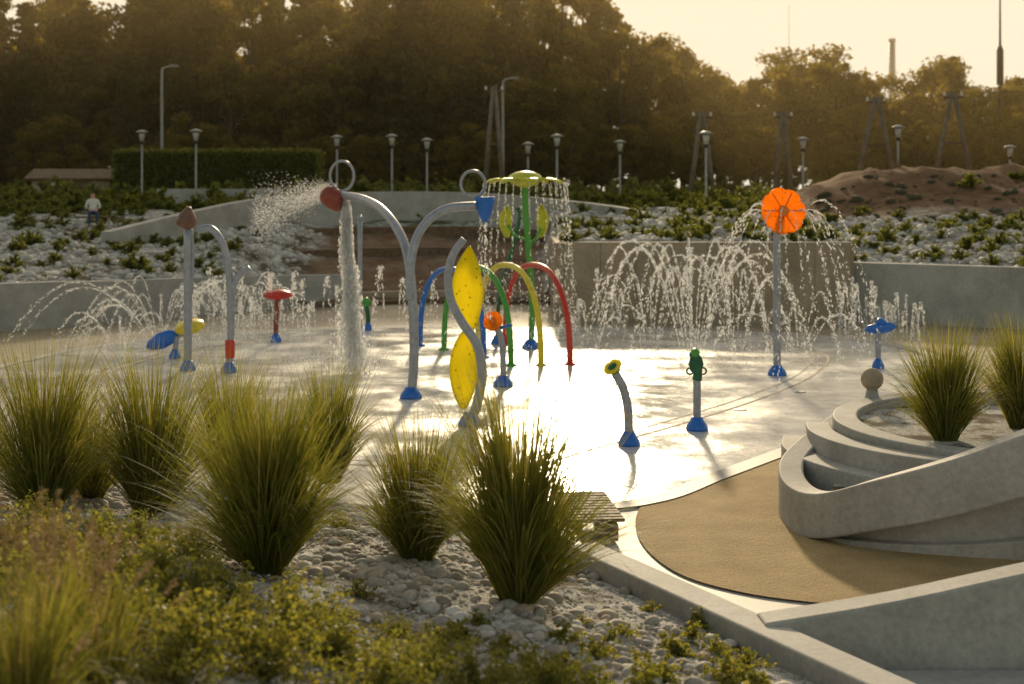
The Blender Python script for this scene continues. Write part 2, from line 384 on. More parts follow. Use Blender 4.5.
group('stone_ball',(bc.x,19,0),[sb,lathe('pedestal',[(.12,-.1),(.1,.9),(.07,1.06)],(bc.x,19.0,0),M['concrete'])])

# ---------------------------------------------------------------- splash equipment
def base(p,r=.17): return lathe('base',[(r,.0),(r,.03),(r*.9,.08),(r*.62,.15),(r*.5,.2)],(p.x,p.y,.0),M['blue'])
def ringhoop(name,c,rx,rz,mat,r=.03):
    return tube(name,[Vector((c.x+rx*math.cos(a),c.y,c.z+rz*math.sin(a))) for a in np.linspace(0,2*math.pi,13)[:-1]],r,mat,8,4,None,True)
b0=G(411,398); y0=b0.y
main=[Vector((b0.x,b0.y,0))]+[P(u,v,y0+dy) for u,v,dy in [(414,360,0),(413,310,0),(408,258,.3),(398,230,.8),(381,209,1.6),(362,199,2.6),(342,195,3.4)]]
bk=[tube('arch_pole',main,.085,M['steel']),base(b0,.2)]
bp=main[-1]
bk.append(lathe('bucket',[(.14,-.26),(.19,-.2),(.22,-.05),(.21,.1),(.19,.2),(.15,.19)],bp+Vector((-.16,0,-.08)),M['maroon'],20,Euler((0.2,2.1,0))))
bk.append(ringhoop('hoop',P(342,176,bp.y),.24,.3,M['steel'],.028))
br=[P(410,300,y0),P(411,262,y0+.1),P(418,235,y0+.2),P(432,217,y0+.3),P(450,208,y0+.4),P(476,206,y0+.5)]
bk.append(tube('arch_branch',br,.08,M['steel']))
bp2=P(485,209,y0+.5)
bk.append(lathe('bucket_blue',[(.05,-.24),(.12,-.1),(.18,.15),(.19,.22)],bp2,M['blue'],20))
bk.append(ringhoop('hoop_b',P(473,184,y0+.5),.22,.24,M['steel'],.028))
group('bucket_arch',(b0.x,b0.y,0),bk)
s0=G(470,425); ys_=s0.y
sp_=[s0]+[P(u,v,ys_) for u,v in [(478,400),(482,372),(477,345),(462,322),(451,300),(448,277),(453,255),(464,239)]]
pr=[tube('pole',sp_,.085,M['steel'],12,8,.06),base(s0,.19)]
def leaf(name,cs,y,mat,dy=.15):
    V=[];F=[];n=len(cs)
    for i,(u0,u1,v) in enumerate(cs):
        for t,off in ((0,0),(.5,dy),(1,0)):
            V.append(P(u0+(u1-u0)*t,v,y)+Vector((0,off,0)))
    for i in range(n-1):
        for k in range(2): F.append((i*3+k,i*3+k+1,(i+1)*3+k+1,(i+1)*3+k))
    ob=mesh_py(name,V,F,mat,True); md=ob.modifiers.new('s','SUBSURF'); md.levels=2; md.render_levels=2
    md=ob.modifiers.new('t','SOLIDIFY'); md.thickness=.02; return ob
pr.append(leaf('leaf_upper',[(468,471,246),(457,479,262),(452,483,280),(451,483,300),(455,480,318),(463,473,334)],ys_+.35,M['tyellow']))
pr.append(leaf('leaf_lower',[(466,469,326),(454,475,342),(449,478,360),(449,478,380),(454,473,397),(461,466,410)],ys_+.3,M['tyellow']))
pr.append(tube('leaf_bracket',[P(470,330,ys_),P(468,330,ys_+.35)],.03,M['steel'],8,1))
group('leaf_sprayer',(s0.x,s0.y,0),pr)
def hoop(u0,v0,u1,v1,vt,mat):
    a=G(u0,v0); b_=G(u1,v1); ym=(a.y+b_.y)/2; h=CH-(vt-190)*ym/FP; pts=[]
    for t in np.linspace(0,math.pi,17):
        c_,s_=math.cos(t),math.sin(t); k=(1-math.copysign(abs(c_)**.85,c_))/2
        p=a.lerp(b_,k); pts.append(Vector((p.x,p.y,h*s_**.8)))
    o=tube('arch',pts,.065,mat,10,3); f1=lathe('foot_1',[(.13,.0),(.12,.03),(.07,.06)],a,mat); f2=lathe('foot_2',[(.13,.0),(.12,.03),(.07,.06)],b_,mat)
    group('water_hoop',(a+b_)/2,[o,f1,f2])
hoop(420,346,484,358,269,M['blue']); hoop(444,350,511,366,267,M['green']); hoop(478,347,541,366,265,M['yellow']); hoop(505,345,570,365,265,M['red'])
ub=G(531,348); yu=ub.y; ul=[]
ul.append(tube('pole',[ub,P(532,300,yu),P(529,255,yu),P(526,215,yu),P(525,184,yu)],.075,M['green'])); ul.append(base(ub,.22))
uc=P(525,180,yu)
ul.append(lathe('dish',[(.08,-.18),(.3,-.1),(.42,.02),(.36,.12),(.2,.19),(.02,.21)],uc,M['lime'],28))
for k in range(8):
    a=2*math.pi*k/8+.2; d=Vector((math.cos(a),math.sin(a),0)); n_=Vector((-d.y,d.x,0)); V=[]
    for i,(r,w,z) in enumerate([(.33,.06,0),(.6,.16,.05),(.8,.15,.02),(.97,.04,-.06)]): V+=[uc+d*r+n_*w+Vector((0,0,z)),uc+d*r-n_*w+Vector((0,0,z))]
    F=[(i*2,i*2+1,i*2+3,i*2+2) for i in range(3)]
    o=mesh_py('petal_%d'%k,V,F,M['lime'],True); mm=o.modifiers.new('t','SOLIDIFY'); mm.thickness=.03; ul.append(o)
ul.append(leaf('leaf_1',[(507,509,205),(499,512,214),(498,512,226),(505,510,238)],yu,M['lime'])); ul.append(leaf('leaf_2',[(540,542,204),(536,549,214),(536,549,226),(539,543,238)],yu,M['lime']))
ul.append(tube('twig_1',[P(527,240,yu),P(515,235,yu),P(508,225,yu)],.03,M['green'],8)); ul.append(tube('twig_2',[P(527,245,yu),P(536,238,yu),P(541,228,yu)],.03,M['green'],8))
group('flower_umbrella_sprayer',ub,ul)
g0=G(497,344)
group('green_stem_sprayer',g0,[tube('stem',[g0,P(500,290,g0.y),P(512,250,g0.y),P(520,215,g0.y),P(516,208,g0.y)],.05,M['dgreen']),base(g0,.15)])
def flower(name,c,r,mat,rot,n=7):
    V=[];F=[];R=rot.to_matrix()
    seg=n*8; rad=[.0,.35,.7,.92,1.0]
    for j,q in enumerate(rad):
        for k in range(seg):
            a=2*math.pi*k/seg; rr=r*q*(1 if j<3 else .93+.09*abs(math.cos(a*n/2))**.5)
            V.append(c+R@Vector((rr*math.cos(a),rr*math.sin(a),-.12*r*(1-q)+.05*r*math.cos(a*n)*q)))
    for j in range(len(rad)-1):
        for k in range(seg): F.append((j*seg+k,j*seg+(k+1)%seg,(j+1)*seg+(k+1)%seg,(j+1)*seg+k))
    o=mesh_py(name,V,F,mat,True); mm=o.modifiers.new('t','SOLIDIFY'); mm.thickness=.02; return o
f0=G(777,375); yf=f0.y; fc=P(783,211,yf); rot=Euler((math.radians(78),0,math.radians(12)))
fl=[tube('pole',[f0,P(777,300,yf),P(777,240,yf),P(780,215,yf+.1)],.075,M['steel']),base(f0,.19),flower('petals',fc,.47,M['torange'],rot)]
fl.append(lathe('hub',[(.02,.1),(.1,.06),(.12,0),(.08,-.06)],fc+Vector((0,-.05,0)),M['orange'],16,rot))
for k in range(6):
    a=math.pi*k/3; R=rot.to_matrix(); fl.append(tube('rib_%d'%k,[fc+R@Vector((.1*math.cos(a),.1*math.sin(a),.02)),fc+R@Vector((.42*math.cos(a),.42*math.sin(a),.03))],.014,M['orange'],6,1))
group('flower_sprayer',f0,fl)
o0=G(503,386); yo=o0.y; oc=P(493,321,yo)
group('small_flower_sprayer',o0,[tube('pole',[o0,P(503,355,yo),P(500,335,yo),oc],.06,M['steel']),base(o0,.19),flower('petals',oc+Vector((0,-.03,0)),.19,M['torange'],Euler((1.2,0,-.3)),5),lathe('hub',[(.02,.08),(.07,.03),(.06,-.05)],oc,M['orange'],14,Euler((1.2,0,-.3))),
   tube('arm',[P(500,328,yo),P(508,326,yo),P(512,324,yo)],.03,M['blue'],8,2)])
k0=G(629,445); yk=k0.y; kc=P(614,369,yk)
group('bent_sprayer',k0,[tube('pole',[k0,P(628,410,yk),P(623,388,yk),P(615,373,yk)],.065,M['steel']),base(k0,.16),lathe('head',[(.07,-.06),(.1,.02),(.07,.07),(.02,.09)],kc,M['dgreen'],16,Euler((0,-.6,0))),flower('petals',kc+Vector((-.02,-.04,.03)),.14,M['tyellow'],Euler((.5,-.6,0)),6)])
c0=G(697,430); yc=c0.y
cb=[tube('pole',[c0,P(697,400,yc),P(697,376,yc)],.06,M['steel'],12,3),base(c0,.17)]
cb.append(tube('neck',[P(697,380,yc),P(698,370,yc),P(696,360,yc),P(692,354,yc-.1)],.075,M['dgreen'],12,6,.05))
cb.append(lathe('hood',[(.02,-.17),(.09,-.1),(.12,0),(.09,.1),(.03,.17)],P(696,364,yc),M['dgreen'],18,Euler((0,0,0)),(1,.45,1)))
cb.append(lathe('head',[(.02,-.08),(.06,-.03),(.07,.04),(.03,.09)],P(695,353,yc-.1),M['green'],14,Euler((1.2,0,0))))
cb.append(ringhoop('handle_1',P(690,371,yc),.05,.05,M['dgreen'],.014)); cb.append(ringhoop('handle_2',P(703,371,yc),.05,.05,M['dgreen'],.014))
group('snake_sprayer',c0,cb)
r0=G(878,368); yr=r0.y
group('water_cannon',r0,[tube('pole',[r0,P(878,345,yr),P(878,330,yr)],.06,M['steel'],12,3),base(r0,.13),
 lathe('body',[(.02,-.34),(.09,-.25),(.12,0),(.1,.2),(.03,.32)],P(881,328,yr),M['blue'],16,Euler((0,1.45,0)),(1,.6,1)),
 lathe('top',[(.09,0),(.11,.05),(.06,.12)],P(881,324,yr),M['blue'],14), tube('handle',[P(888,326,yr),P(897,322,yr)],.025,M['steel'],8,1), tube('grip',[P(868,330,yr),P(862,322,yr)],.025,M['steel'],8,1)])
l0=G(175,358); yl=l0.y
group('water_cannon',l0,[tube('pole',[l0,P(176,345,yl),P(177,336,yl)],.06,M['steel'],12,3),base(l0,.13),
 lathe('body',[(.02,-.4),(.12,-.3),(.19,-.05),(.16,.2),(.04,.4)],P(163,340,yl),M['blue'],18,Euler((0,1.15,0)),(1,.7,1)),
 lathe('seat',[(.02,-.1),(.2,-.08),(.34,0),(.3,.1),(.05,.16)],P(190,328,yl),M['yellow'],20,Euler((.3,-.15,0))), tube('arm',[P(165,340,yl),P(178,336,yl),P(190,333,yl)],.04,M['steel'],8,2)])
p0=G(188,370); yp=p0.y
group('tall_bucket_post',p0,[tube('pole',[p0,P(188,300,yp),P(188,226,yp)],.085,M['steel'],12,3),base(p0,.17),
 lathe('bucket',[(.10,-.20),(.19,-.16),(.21,-.08),(.18,.04),(.11,.14),(.07,.2),(.05,.24)],P(187,218,yp),M['brown'],18,Euler((0.25,.22,0))), tube('strut',[P(192,290,yp),P(193,250,yp),P(192,230,yp)],.03,M['steel'],8,3)])
q0=G(229,372); yq=q0.y
group('curved_spray_arch',q0,[tube('pole',[q0,P(231,330,yq),P(230,285,yq),P(226,255,yq),P(219,237,yq),P(209,228,yq),P(198,230,yq)],.075,M['steel']),
 tube('branch',[P(231,310,yq),P(233,288,yq),P(239,276,yq),P(250,268,yq)],.07,M['steel']),base(q0,.17),lathe('band',[(.09,0),(.1,.02),(.1,.35),(.09,.37)],P(230,358,yq),M['red'],16)])
m0=G(276,342); ym_=m0.y
group('mushroom_sprayer',m0,[tube('stem',[m0,P(276,320,ym_),P(278,300,ym_)],.06,M['maroon'],12,3),base(m0,.14),lathe('cap',[(.08,-.12),(.3,-.07),(.36,0),(.3,.08),(.12,.13),(.02,.14)],P(278,295,ym_),M['red'],24)])
z0=G(360,338); yz=z0.y
group('spray_post',z0,[tube('pole',[z0,P(360,280,yz),P(360,220,yz)],.06,M['steel'],10,2),base(z0,.13),lathe('cap',[(.06,0),(.1,.05),(.03,.12)],P(360,220,yz),M['steel'],12)])
z1=G(368,330)
group('small_sprayer',z1,[tube('pole',[z1,P(368,316,z1.y),P(366,304,z1.y)],.06,M['dgreen'],10,2),lathe('head',[(.05,-.1),(.14,0),(.1,.1),(.03,.15)],P(366,303,z1.y),M['green'],12),base(z1,.12)])

# ---------------------------------------------------------------- water
drops=[];dirs=[];sz=[]
def jet(p0,v0,T,n,spread=.03,size=.010,stretch=3.2):
    n=int(n*1.5)
    p0=np.array(p0);v0=np.array(v0)
    t=np.sort(rng.random(n))**.85*T
    pos=p0+v0*t[:,None]+.5*np.array([0,0,-9.81])*t[:,None]**2
    pos+=rng.normal(size=pos.shape)*spread*(t/T)[:,None]
    vel=v0+np.array([0,0,-9.81])*t[:,None]
    k=pos[:,2]>0.01; m_=k.sum(); a=size*(.3+1.1*rng.random(m_)**2.2)
    drops.append(pos[k]); dirs.append(vel[k]); sz.append(np.stack([a,a,a*stretch*(.5+rng.random(m_))],1))
def arc(p0,az,h,R,n=90,**kw):
    vz=math.sqrt(2*9.81*h); T=2*vz/9.81; vh=R/T
    jet(p0,(vh*math.cos(az),vh*math.sin(az),vz),T,n,**kw)
def fan(u,v,r0,k0,h0,h1,R0,R1,n,**kw):
    c=G(u,v)
    for k in range(k0):
        a=2*math.pi*k/k0+random.uniform(-.15,.15); arc((c.x+r0*math.cos(a),c.y+r0*math.sin(a),0),a,random.uniform(h0,h1),random.uniform(R0,R1),n,**kw)
fan(692,352,.25,20,1.9,2.7,1.4,2.7,230,size=.0115)
fan(650,350,.2,9,1.6,2.5,1.0,2.2,170); fan(735,350,.2,11,1.6,2.4,1.2,2.8,170); fan(800,352,.2,6,.8,1.4,1.0,2.0,110)
fan(160,340,.3,22,.8,1.5,1.6,3.3,190,size=.0095); fan(120,350,.2,10,.5,.9,1.0,1.9,120,size=.009); fan(235,338,.2,12,.8,1.7,.8,1.8,130); fan(590,345,.2,7,.6,1.3,.6,1.4,110)
for k in range(22):
    q=G(842+k*3.6,340+4*math.sin(k*1.7)); jet((q.x,q.y,0),(rng.normal()*.12,rng.normal()*.1,random.uniform(3.4,5.4)),1.0,120,size=.013)
for k in range(22):
    q=G(190+k*6,340+4*math.sin(k*2)); jet((q.x,q.y,0),(rng.normal()*.2,0,random.uniform(4.0,5.9)),1.1,110,spread=.07,size=.011)
for u in (322,336,372,385,398,430,452,560,580,598,612,625,840):
    q=G(u,338); jet((q.x,q.y,0),(rng.normal()*.1,0,random.uniform(4.2,6.0)),1.1,110,spread=.05,size=.012)
for k in range(18):
    a=2*math.pi*k/18; d=Vector((math.cos(a),math.sin(a)*.8,0)); q=fc+d*.45; jet(q,(d.x*1.5,d.y*1.1,random.uniform(.2,2.2)),1.15,150,spread=.05,size=.009)
for k in range(34):
    a=2*math.pi*k/34; q=uc+Vector((.95*math.cos(a),.95*math.sin(a),-.06)); jet(q,(.25*math.cos(a),.25*math.sin(a),0),.85,60,spread=.03,size=.008,stretch=4)
for k in range(60):
    q=G(random.uniform(420,580),random.uniform(345,362),0); jet((q.x,q.y,random.uniform(.5,1.9)),(rng.normal()*.6,rng.normal()*.6,rng.normal()*.6),.6,14,spread=.1,size=.008)
q=bp2; jet((q.x,q.y,q.z-.2),(.05,0,0),.8,100,spread=.06,size=.011)
n=6500; t=rng.random(n)**1.3
mp=np.array(bp+Vector((-.1,0,.1)))+np.stack([-t*1.7,rng.normal(size=n)*.3*t,(-.6*t**1.6+rng.normal(size=n)*(.05+.27*t))],1)
drops.append(mp);dirs.append(rng.normal(size=(n,3)));sz.append(np.abs(rng.normal(size=(n,3)))*.0045+.0035)
for (u,v,rad,nn) in ((690,352,2.8,2200),(350,362,1.4,1500),(880,345,1.2,700),(160,342,2.6,1300),(250,345,1.8,900),(500,362,2.2,800)):
    q=G(u,v); a=rng.random(nn)*6.28; r=rad*np.sqrt(rng.random(nn)); drops.append(np.stack([q.x+r*np.cos(a),q.y+r*np.sin(a),rng.random(nn)**3*.3+.01],1)); dirs.append(rng.normal(size=(nn,3))); sz.append(np.full((nn,3),.009))
pos=np.concatenate(drops);dr=np.concatenate(dirs);s=np.concatenate(sz)
def basis(d):
    d=d/np.linalg.norm(d,axis=1)[:,None]; h=np.where(np.abs(d[:,2:3])>.9,np.array([[1.,0,0]]),np.array([[0,0,1.]])); a=np.cross(h,d);a/=np.linalg.norm(a,axis=1)[:,None]; b_=np.cross(d,a); return np.stack([a,b_,d],2)
V,F=scatter(OV,OF,pos,s,basis(dr)); mesh_np('water_spray',V,F,M['water'],True)
# bucket pour: five wandering strands that break up into streaks and drops
n=9500; t=rng.random(n); y=bp.y; st_i=rng.integers(0,6,n)
so_=np.array([-.09,-.05,-.01,.04,.08,.0])[st_i]; ph=st_i*1.7
z=bp.z-.12-(bp.z-.14)*t; wv=.018+.075*t+.28*np.clip(t-.75,0,1)
xx=bp.x+.06+.2*t+so_*(.5+1.1*t)+.03*np.sin(t*15+ph)+rng.normal(size=n)*wv; yy=y+.05*np.cos(t*12+ph)+rng.normal(size=n)*wv*.8
V,F=scatter(OV,OF,np.stack([xx,yy,z],1),np.stack([.004+.011*rng.random(n)**2,.004+.011*rng.random(n)**2,.015+.07*rng.random(n)],1),basis(np.stack([rng.normal(size=n)*.18,rng.normal(size=n)*.18,np.ones(n)],1)))
mesh_np('poured_water',V,F,M['water'],True)

# ---------------------------------------------------------------- stones
def stones(name,pos,smin,smax,mat,sub=2,flat=.6,pw=2.5):
    n=len(pos); a=smin+(smax-smin)*rng.random(n)**pw
    s=np.stack([a,a*(.6+.4*rng.random(n)),a*flat*(.6+.5*rng.random(n))],1)
    V0,F0=ico(sub); V0=V0*(1+.14*np.sin(V0[:,[1,2,0]]*3+1))
    th=rng.random(n)*6.28; ct,st_=np.cos(th),np.sin(th); R=np.zeros((n,3,3)); R[:,0,0]=ct;R[:,0,1]=-st_;R[:,1,0]=st_;R[:,1,1]=ct;R[:,2,2]=1
    tx=rng.normal(size=n)*.3; T=np.zeros((n,3,3)); T[:,0,0]=1;T[:,1,1]=np.cos(tx);T[:,1,2]=-np.sin(tx);T[:,2,1]=np.sin(tx);T[:,2,2]=np.cos(tx)
    V,F=scatter(V0,F0,pos,s,R@T); return mesh_np(name,V,F,mat,True)
def bed_pts(n):
    x=rng.uniform(-6.5,3.6,n); y=rng.uniform(6.0,17,n)
    k=(y<yb(x)-.08)&(np.abs(x)<y*.40+.3); return x[k],y[k]
def dn(x,y): return .5+.5*np.sin(x*1.7+1.1*np.sin(y*1.3))*np.sin(y*1.9+.7)
x,y=bed_pts(15000); k=rng.random(len(x))<np.clip(dn(x,y)*1.6-.4,.04,1); x,y=x[k],y[k]
stones('river_stones',np.stack([x,y,Hf(x,y)+.008],1),.022,.09,M['stones'],2,.65,1.9)
x,y=bed_pts(36000); k=rng.random(len(x))<np.clip(1.3-.8*dn(x*1.7+3,y*1.4),0,1); x,y=x[k],y[k]
stones('gravel_stones',np.stack([x,y,Hf(x,y)+.002],1),.008,.026,M['wstones'],1)
n=13000; x=rng.uniform(1.6,24,n); y=rng.uniform(36,55,n); k=(y>np.interp(x,YX,YY)+.4)&(np.abs(x)<y*.42)&~((x>11)&(y>51.5)); x,y=x[k],y[k]
k=rng.random(len(x))<np.clip(.3+.9*dn(x*.5,y*.6),0,1); x,y=x[k],y[k]
stones('slope_rocks',np.stack([x,y,Hb(x,y)+.02],1),.04,.22,M['wstones'],1,.7)
n=4500; x=rng.uniform(-22,-7,n); y=rng.uniform(36,53,n); k=(y>np.interp(x,YX,YY)+.4)&(np.abs(x)<y*.42); x,y=x[k],y[k]
stones('slope_rocks',np.stack([x,y,Hb(x,y)+.02],1),.04,.2,M['wstones'],1,.7)
n=160; x=rng.uniform(11.5,23,n); y=rng.uniform(51,58,n); stones('dirt_clods',np.stack([x,y,Hb(x,y)],1),.06,.3,M['soil'],1,.7)

# ---------------------------------------------------------------- ornamental grass
def grass_tuft(name,loc,h,nb=900,spread=.33,w=.011,mat=None,basew=.13):
    ns=9
    az=rng.random(nb)*2*math.pi; cls=rng.random(nb)
    outer=cls<.45
    L=h*np.where(outer,.45+.4*rng.random(nb),.65+.42*rng.random(nb)**1.3)
    lop=1+.3*np.cos(az-random.random()*6.28)
    th0=np.where(outer,.25+.45*rng.random(nb),np.abs(rng.normal(size=nb))*.17+.02)*spread/.33*lop
    curv=np.where(outer,.5+1.3*rng.random(nb),.1+.65*rng.random(nb)**2)*spread/.33
    bend=np.where(rng.random(nb)<.14,1.0,0)
    r0=basew*np.sqrt(rng.random(nb)); a2=az+rng.normal(size=nb)*.5
    p=np.stack([r0*np.cos(az),r0*np.sin(az),np.zeros(nb)],1); V=np.zeros((nb,ns,2,3))
    sa=rng.random(nb)*6.28; side=np.stack([np.cos(sa),np.sin(sa),np.zeros(nb)],1)
    for i in range(ns):
        t=i/(ns-1); wd=w*(1-t**2.2)*(.7+.3*min(1,t*4))+.0008
        V[:,i,0]=p+side*wd/2; V[:,i,1]=p-side*wd/2
        th=th0+curv*t**2+bend*max(0,t-.5)*2.2; st=(L/(ns-1))[:,None]
        p=p+np.stack([np.sin(th)*np.cos(a2),np.sin(th)*np.sin(a2),np.cos(th)],1)*st
    V=V.reshape(-1,3); b_=(np.arange(nb)*ns*2)[:,None]
    F=np.concatenate([b_+np.array([[2*i,2*i+1,2*i+3,2*i+2]]) for i in range(ns-1)])
    ob=mesh_np(name,V,F,mat or M['grass'],True); ob.location=loc; return ob
for u,v,top,nb,spr in [(45,512,338,1200,.38),(150,515,345,1200,.36),(-30,500,355,800,.36),(268,572,375,2100,.40),(330,482,358,1000,.34),(418,560,412,1300,.36),(518,604,380,1900,.33),(228,492,350,900,.34),(90,500,372,500,.36)]:
    p=Ff(u,v); h=(v-top)*p.y/FP*1.04; grass_tuft('ornamental_grass',p,h,nb,spr)
for x,y,h in [(5.0,16.4,1.38),(6.15,17.2,1.4),(7.0,16.3,1.35)]:
    grass_tuft('ornamental_grass',(x,y,.82),h,1400,.34)

# ---------------------------------------------------------------- shrubs
def shrub_proto(name,n,size,leafs,mat,flat=.8,stems=26):
    az=rng.random(stems)*6.28; el=rng.uniform(.25,1.45,stems); pos=[]
    per=n//stems
    for i in range(stems):
        d=np.array([math.cos(az[i])*math.cos(el[i]),math.sin(az[i])*math.cos(el[i]),math.sin(el[i])*flat]); L=size*(.55+.6*random.random())
        t=rng.random(per)**.6; q=d*L*t[:,None]; q[:,2]-=(.12*size*t**2)*math.cos(el[i]); q+=rng.normal(size=q.shape)*.05*size
        pos.append(q)
    pos=np.concatenate(pos); pos[:,2]=np.maximum(pos[:,2],.01); n_=len(pos)
    s=leafs*(.6+.8*rng.random((n_,1)))*np.ones((1,3)); V,F=scatter(LV,LF,pos,s,rand_rot(n_)); return mesh_np(name,V,F,mat,False,False)
def inst(proto,name,loc,s=1,rz=None,parent=None,sz_=None):
    o=bpy.data.objects.new(name,proto.data); o.location=loc; o.scale=(s,s,sz_ or s); o.rotation_euler=(0,0,random.random()*6.28 if rz is None else rz); sc.collection.objects.link(o)
    if parent: o.parent=parent
    return o
fgs=[shrub_proto('shrub_a',2800,.5,.032,M['shrub'],.75,38) for _ in range(4)]
sms=[shrub_proto('shrub_s',520,.5,.075,M['shrub'],.7,22) for _ in range(3)]
for u,v,s in [(160,606,1.25),(110,580,1.1),(215,610,1.0),(60,570,1.1),(300,645,1.15),(265,678,1.1),(340,668,.95),(420,682,.9),(380,700,1.0),(15,600,1.2),(190,560,.8),(480,700,.8),(240,528,.65),(100,540,.8),(130,650,1.0),(10,690,1.1),(340,530,.5),(30,540,.9),(180,680,1.1),(80,640,1.1),(230,640,.9),(395,640,.5),(0,560,1.0),(140,545,.7),(545,700,.75),(440,655,.6)]:
    p=Ff(u,v); inst(random.choice(fgs),'low_shrub',p,s)
for u,v,s in [(560,690,.7),(640,700,.6),(700,628,.45),(675,655,.5),(590,662,.55),(725,684,.6),(745,668,.4),(650,612,.26),(560,645,.45),(360,596,.35),(610,712,.7),(505,655,.4),(455,640,.45),(690,640,.4),(530,680,.6),(620,640,.4),(715,655,.4),(475,625,.3),(760,690,.45),(650,678,.55),(580,625,.22)]:
    p=Ff(u,v); inst(random.choice(sms),'broadleaf_plant',p,s)
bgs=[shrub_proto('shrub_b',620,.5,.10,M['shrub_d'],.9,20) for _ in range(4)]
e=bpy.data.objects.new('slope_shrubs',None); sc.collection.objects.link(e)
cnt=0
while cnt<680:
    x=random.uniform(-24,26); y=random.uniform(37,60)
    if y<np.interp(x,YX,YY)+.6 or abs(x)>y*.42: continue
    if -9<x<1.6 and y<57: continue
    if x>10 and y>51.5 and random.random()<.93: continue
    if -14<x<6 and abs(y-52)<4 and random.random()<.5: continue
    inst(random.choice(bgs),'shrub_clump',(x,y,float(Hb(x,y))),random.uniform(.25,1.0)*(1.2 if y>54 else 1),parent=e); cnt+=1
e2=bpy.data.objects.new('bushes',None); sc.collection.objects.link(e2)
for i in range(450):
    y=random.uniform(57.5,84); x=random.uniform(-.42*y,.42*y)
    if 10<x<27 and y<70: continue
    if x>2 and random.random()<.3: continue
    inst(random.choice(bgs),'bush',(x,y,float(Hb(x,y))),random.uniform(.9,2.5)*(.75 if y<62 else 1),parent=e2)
def plumes(name,loc,h,n=26):
    base_=grass_tuft(name+'_blades',loc,h*.8,500,.5,.007); pos=[]
    for i in range(n):
        a=random.random()*6.28; th=abs(random.gauss(0,.4)); L=h*random.uniform(.8,1.15)
        tip=Vector((math.sin(th)*math.cos(a),math.sin(th)*math.sin(a),math.cos(th)))*L
        for k in range(70):
            t=random.random(); r=.012*math.sin(math.pi*min(1,t*.9+.1)); q=tip*(1-.16*t)+Vector([random.gauss(0,r) for _ in range(3)]); pos.append(q[:])
        for k in range(40): pos.append((tip*(k/46))[:])
    pos=np.array(pos); V,F=scatter(LV,LF,pos,np.full((len(pos),3),.016),rand_rot(len(pos))); o=mesh_np('plume_heads',V,F,M['plume']); o.location=loc
    base_.name='blades'; group(name,loc,[base_,o])
for u,v,h in [(20,720,.95),(95,680,.7),(60,650,.75)]: plumes('fountain_grass',Ff(u,v),h)

# ---------------------------------------------------------------- trees
def tree_proto(name,h,cr,kind,nclump=60,nl=200,low=.2,prof_p=.6):
    parts=[]
    lean=Vector((random.uniform(-.4,.4),random.uniform(-.4,.4),0))
    tr=[Vector((0,0,-.3)),Vector((0,0,h*.3))+lean*.3,Vector((0,0,h*.6))+lean*.7,Vector((0,0,h*.93))+lean]
    parts.append(tube('tr',tr,.02*h,M['bark'],8,4,.004*h))
    pos=[]
    if kind=='d':
        cl=[]
        lobes=[(random.random()*6.28,random.uniform(.3,.95),random.uniform(.7,1.25)) for _ in range(6)]
        for i in range(nclump):
            a=random.random()*6.28; zz=random.uniform(low,1.0); prof=math.sin(math.pi*min(1,(zz-low*.6)/(1.06-low*.6)))**prof_p
            m_=1.0
            for la,lz,ls in lobes:
                if abs(zz-lz)<.18 and math.cos(a-la)>.4: m_=ls
            r=cr*prof*m_*random.uniform(.3,1.0); c=Vector((r*math.cos(a),r*math.sin(a),zz*h*.97-.2)); cl.append(c)
            rad=random.uniform(.35,.95)*cr/3.4
            k=int(nl*random.uniform(.5,1.3)); d=rng.normal(size=(k,3)); d/=np.linalg.norm(d,axis=1)[:,None]; d*= (rad*(.3+1.05*rng.random(k)))[:,None]; d[:,2]*=.65
            pos.append(np.array(c)+d)
        for c in random.sample(cl,14):
            z=max(h*.15,c.z*.6); parts.append(tube('l',[Vector((0,0,z))+lean*(z/h),Vector((c.x*.5,c.y*.5,(z+c.z)/2)),c],.006*h,M['bark'],5,3,.0015*h))
    else:
        nw=26
        for i in range(nw):
            z=h*(.08+.92*i/nw); r=cr*(1-i/nw)**.8+.12
            for k in range(8):
                a=random.random()*6.28; L=r*random.uniform(.55,1.15); nn=int(18+nl*.16*L); tt=rng.random(nn)**.7
                q=np.stack([np.cos(a)*L*tt,np.sin(a)*L*tt,z-.28*L*tt+.1*L*tt**3],1)+rng.normal(size=(nn,3))*np.array([.14,.14,.09])*(1+.3*r)*.8
                pos.append(q)
    pos=np.concatenate(pos); n=len(pos); s=(.16+.26*rng.random((n,1)))*np.ones((1,3))
    V,F=scatter(LV,LF,pos,s,rand_rot(n)); lf=mesh_np(name,V,F,M['tree'] if kind=='d' else M['conifer'])
    bpy.ops.object.select_all(action='DESELECT')
    for o in parts+[lf]: o.select_set(True)
    bpy.context.view_layer.objects.active=lf; bpy.ops.object.join()
    lf.name=name; sc.collection.objects.unlink(lf); return lf
dec=[tree_proto('dtree',10,3.3,'d',60),tree_proto('dtree',10,2.7,'d',55,200,.15,.8),tree_proto('dtree',10,3.6,'d',70,190,.25,.5),tree_proto('dtree',10,2.1,'d',45,200,.12,.7),tree_proto('dtree',10,3.0,'d',50,190,.3,.6)]
con=[tree_proto('ctree',12,2.6,'c'),tree_proto('ctree',12,2.0,'c')]
tl=bpy.data.objects.new('tree_line',None); sc.collection.objects.link(tl)
US=[-120,0,60,115,150,250,400,520,590,612,640,668,700,740,780,830,862,885,912,935,965,985,1010,1040,1150]
VS=[-38,-34,-20,10,-25,-40,-40,-40,-20,8,14,34,62,62,50,38,60,95,92,42,42,82,78,80,60]
def toph(u,y): return CH+(190-np.interp(u,US,VS))*y/FP
